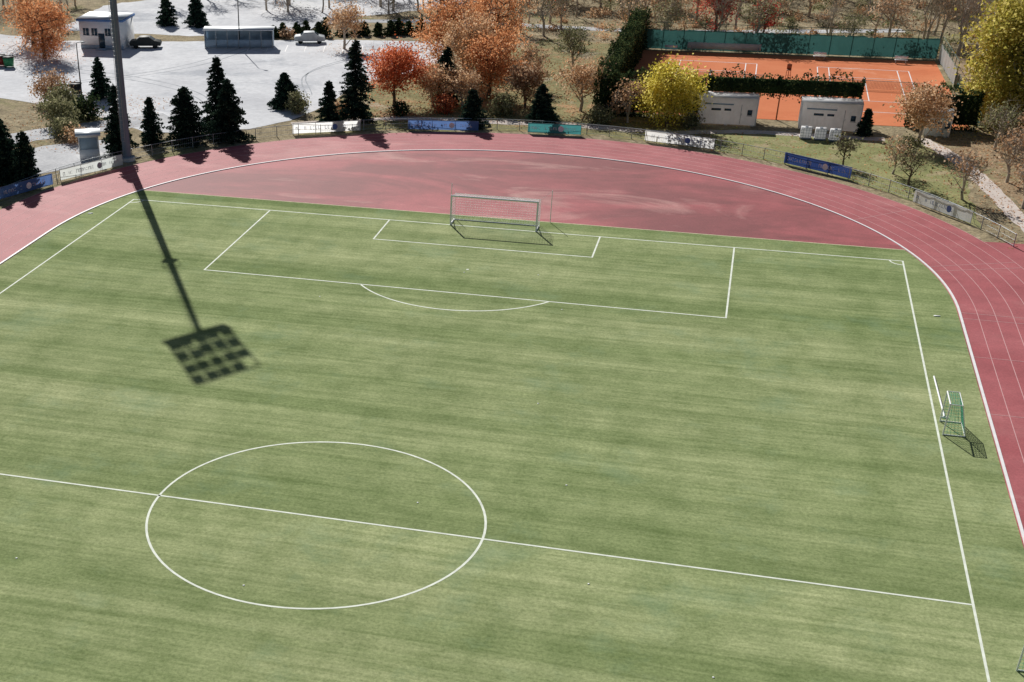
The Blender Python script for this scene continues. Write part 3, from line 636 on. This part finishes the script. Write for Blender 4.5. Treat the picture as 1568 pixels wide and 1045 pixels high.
def smallgoal(x,y,w,name='training_goal'):
    e=empty(name); e.location=(x,y,0); d=1.25;h=2.0
    mb=MB()
    for yy in(0,w):
        mb.tube((0,yy,0),(0,yy,h),.045,.045,8,0); mb.tube((0,yy,h),(.7,yy,h),.03,.03,6,0); mb.tube((.7,yy,h),(d,yy,.05),.03,.03,6,0); mb.tube((0,yy,.05),(d,yy,.05),.035,.035,6,0)
    mb.tube((0,0,h),(0,w,h),.045,.045,8,0); mb.tube((d,0,.05),(d,w,.05),.035,.035,6,0); mb.tube((.7,0,h),(.7,w,h),.025,.025,6,0); mb.build('frame',['wpaint'],e)
    mb=MB(); r=.011; n=int(w/.2)
    netpatch(mb,(0,0,h),(0,w,h),(.7,w,h),(.7,0,h),n,4,r,0); netpatch(mb,(.7,0,h),(.7,w,h),(d,w,.05),(d,0,.05),n,10,r,0)
    for yy in(0,w): netpatch(mb,(0,yy,h),(.7,yy,h),(d,yy,.05),(0,yy,.05),6,10,r,0)
    mb.build('net',['netgreen'],e)
smallgoal(33.55,19.6,2.0); smallgoal(34.6,-8.3,3.0)
mb=MB(); mb.tube((33.85,22.2,.08),(33.75,28.6,.08),.06,.06,8,0); mb.tube((33.6,22.2,.05),(34.1,22.2,.05),.05,.05,6,0); mb.build('lying_goal_post',['wpaint'])
mb=MB()
for x,y,a in((-35.3,47.5,.5),(34.9,40.4,.1)): mb.box((x,y,.03),(.45,.14,.04),a,0)
for _ in range(12): mb.box((rng.uniform(-20,32),rng.uniform(-12,45),.02),(.10,.08,.02),rng.uniform(0,3),0)
mb.build('turf_debris',['wpaint'])
# ------------------------------------------------------------ boards
def board(p0,p1,h,bg,fg,seed,z0=.12):
    rg=np.random.default_rng(seed); p0=np.array(p0,float);p1=np.array(p1,float);L=np.linalg.norm(p1-p0)
    e=empty('advertising_board'); e.location=(*p0,0); e.rotation_euler=(0,0,math.atan2(*(p1-p0)[::-1]))
    mb=MB(); S=int(L/.3); xs=np.linspace(0,L,S+1); wob=.012*np.sin(xs*3+seed)+.006*rg.normal(size=S+1); i=np.arange(S)
    V=np.vstack([np.c_[xs,wob*.3,np.full(S+1,z0)],np.c_[xs,wob,np.full(S+1,z0+h)]]); mb.add(V,np.stack([i,i+1,i+S+2,i+S+1],1),0); mb.build('panel',[bg],e)
    mb=MB()
    k=np.linspace(.05,L-.05,max(2,int(L/2)+1))
    for x in k:
        mb.tube((x,.06,0),(x,.06,z0+h),.025,.025,5,0); mb.tube((x,.08,z0+h*.8),(x,.55,0),.02,.02,5,0)
    for z in(z0,z0+h): mb.tube((0,.05,z),(L,.05,z),.022,.022,5,0)
    mb.build('support_frame',['metal'],e)
    mb=MB(); x=.35
    while x<L-.6:
        w=rg.uniform(.08,.18)
        if rg.random()<.24: x+=.4; continue
        hh=h*rg.choice([.26,.34]); zc=z0+h*.5
        st=rg.integers(0,4); t=.045
        yy=-.03
        if st in(0,1,2): mb.box((x,yy,zc),(t,.012,hh),0,0)
        if st in(0,3): mb.box((x+w/2+t/2,yy*1.01,zc+hh/2-t/2),(w,.012,t),0,0)
        if st in(1,3): mb.box((x+w/2+t/2,yy*1.01,zc-hh/2+t/2),(w,.012,t),0,0)
        if st in(2,0): mb.box((x+w+t,yy,zc),(t,.012,hh),0,0)
        x+=w+.15
    th=np.linspace(0,2*math.pi,13)[:-1]
    for lx in(.62,): mb.add([(L*lx+.3*math.cos(a),-.04,z0+h*.5+.3*math.sin(a)) for a in th],[list(range(12))],0)
    mb.build('lettering',[fg],e)
B=[((-26.4,78.9),(-19.8,82.1),1.05,'bwhite','blue'),((-15.0,84.0),(-7.6,85.2),.95,'bblue','wpaint'),((-2.4,85.9),(3.2,86.3),.95,'bteal','wpaint'),((9.9,85.6),(17.0,83.8),1.0,'bwhite','blue'),
((23.9,80.3),(30.0,76.1),1.0,'bnavy','wpaint'),((35.2,69.7),(39.5,64.2),1.0,'bwhite','blue'),((-45.5,48.0),(-42.5,54.8),1.0,'bblue','wpaint'),((-42.4,56.2),(-38.9,62.9),1.0,'bgrey','greybox')]
for i,(a,b,h_,bg,fg) in enumerate(B): board(a,b,h_,bg,fg,900+i)
# perimeter fence
mb=MB(); Rf=45.6; prev=None
for a in np.arange(math.radians(22),math.radians(175),2.4/Rf):
    p=(Rf*math.cos(a),YC+Rf*math.sin(a)); mb.tube((*p,-.03),(*p,1.1),.045,.04,6,0)
    if prev: 
        mb.tube((*prev,1.05),(*p,1.05),.028,.028,4,0,cap=False); mb.tube((*prev,.55),(*p,.55),.015,.015,4,0,cap=False); mb.tube((*prev,.12),(*p,.12),.015,.015,4,0,cap=False)
        for f in np.arange(.1,1,.1): q=(prev[0]+(p[0]-prev[0])*f,prev[1]+(p[1]-prev[1])*f); mb.tube((*q,.1),(*q,1.05),.006,.006,3,0,cap=False)
    prev=p
mb.build('perimeter_fence',['metal'])
for x,y,h_ in((-47.7,122.2,9),(-55.8,89.5,6)):
    mb=MB(); mb.tube((0,0,0),(0,0,h_),.09,.05,8,0); mb.tube((0,0,h_),(.9,-.5,h_+.25),.04,.03,6,0); mb.box((1.1,-.6,h_+.25),(.6,.25,.12),-.5,1); o=mb.build('street_lamp',['dark','greybox']); o.location=(x,y,0)
# ------------------------------------------------------------ camera, light, world
yaw,pit,rol=-0.27648,0.57152,-0.00481
fw=np.array([math.sin(yaw)*math.cos(pit),math.cos(yaw)*math.cos(pit),-math.sin(pit)])
r_=np.array([math.cos(yaw),-math.sin(yaw),0]); u_=np.cross(r_,fw)
r2=r_*math.cos(rol)+u_*math.sin(rol); u2=-r_*math.sin(rol)+u_*math.cos(rol)
cam=bpy.data.cameras.new('camera'); co=bpy.data.objects.new('camera',cam); C.objects.link(co)
mt=Matrix.Identity(4)
for i in range(3): mt[i][0]=r2[i]; mt[i][1]=u2[i]; mt[i][2]=-fw[i]
mt.translation=Vector((18.92393,-60.79654,35.57195)); co.matrix_world=mt
cam.sensor_width=36; cam.lens=36*2054.416/1568; cam.shift_x=253.552/1568; cam.shift_y=396.154/1568; cam.clip_end=5000; cam.clip_start=.5
scene.camera=co
el=math.radians(33.3); sd=Vector((-.494*math.cos(el),.869*math.cos(el),math.sin(el)))
sl=bpy.data.lights.new('sun','SUN'); sl.energy=5.; sl.angle=math.radians(.5); sl.color=(1,.97,.92)
so=bpy.data.objects.new('sun',sl); C.objects.link(so); so.rotation_euler=(-sd).to_track_quat('-Z','Y').to_euler(); so.location=(-50,100,80)
w=bpy.data.worlds.new('World'); scene.world=w; w.use_nodes=True; nt=w.node_tree
bg=nt.nodes['Background']; sky=nt.nodes.new('ShaderNodeTexSky'); sky.sky_type='NISHITA'; sky.sun_disc=False; sky.sun_elevation=el; sky.sun_rotation=math.radians(330.4)
nt.links.new(sky.outputs[0],bg.inputs[0]); bg.inputs[1].default_value=.038
scene.view_settings.view_transform='Standard'; scene.view_settings.look='None'; scene.view_settings.exposure=0
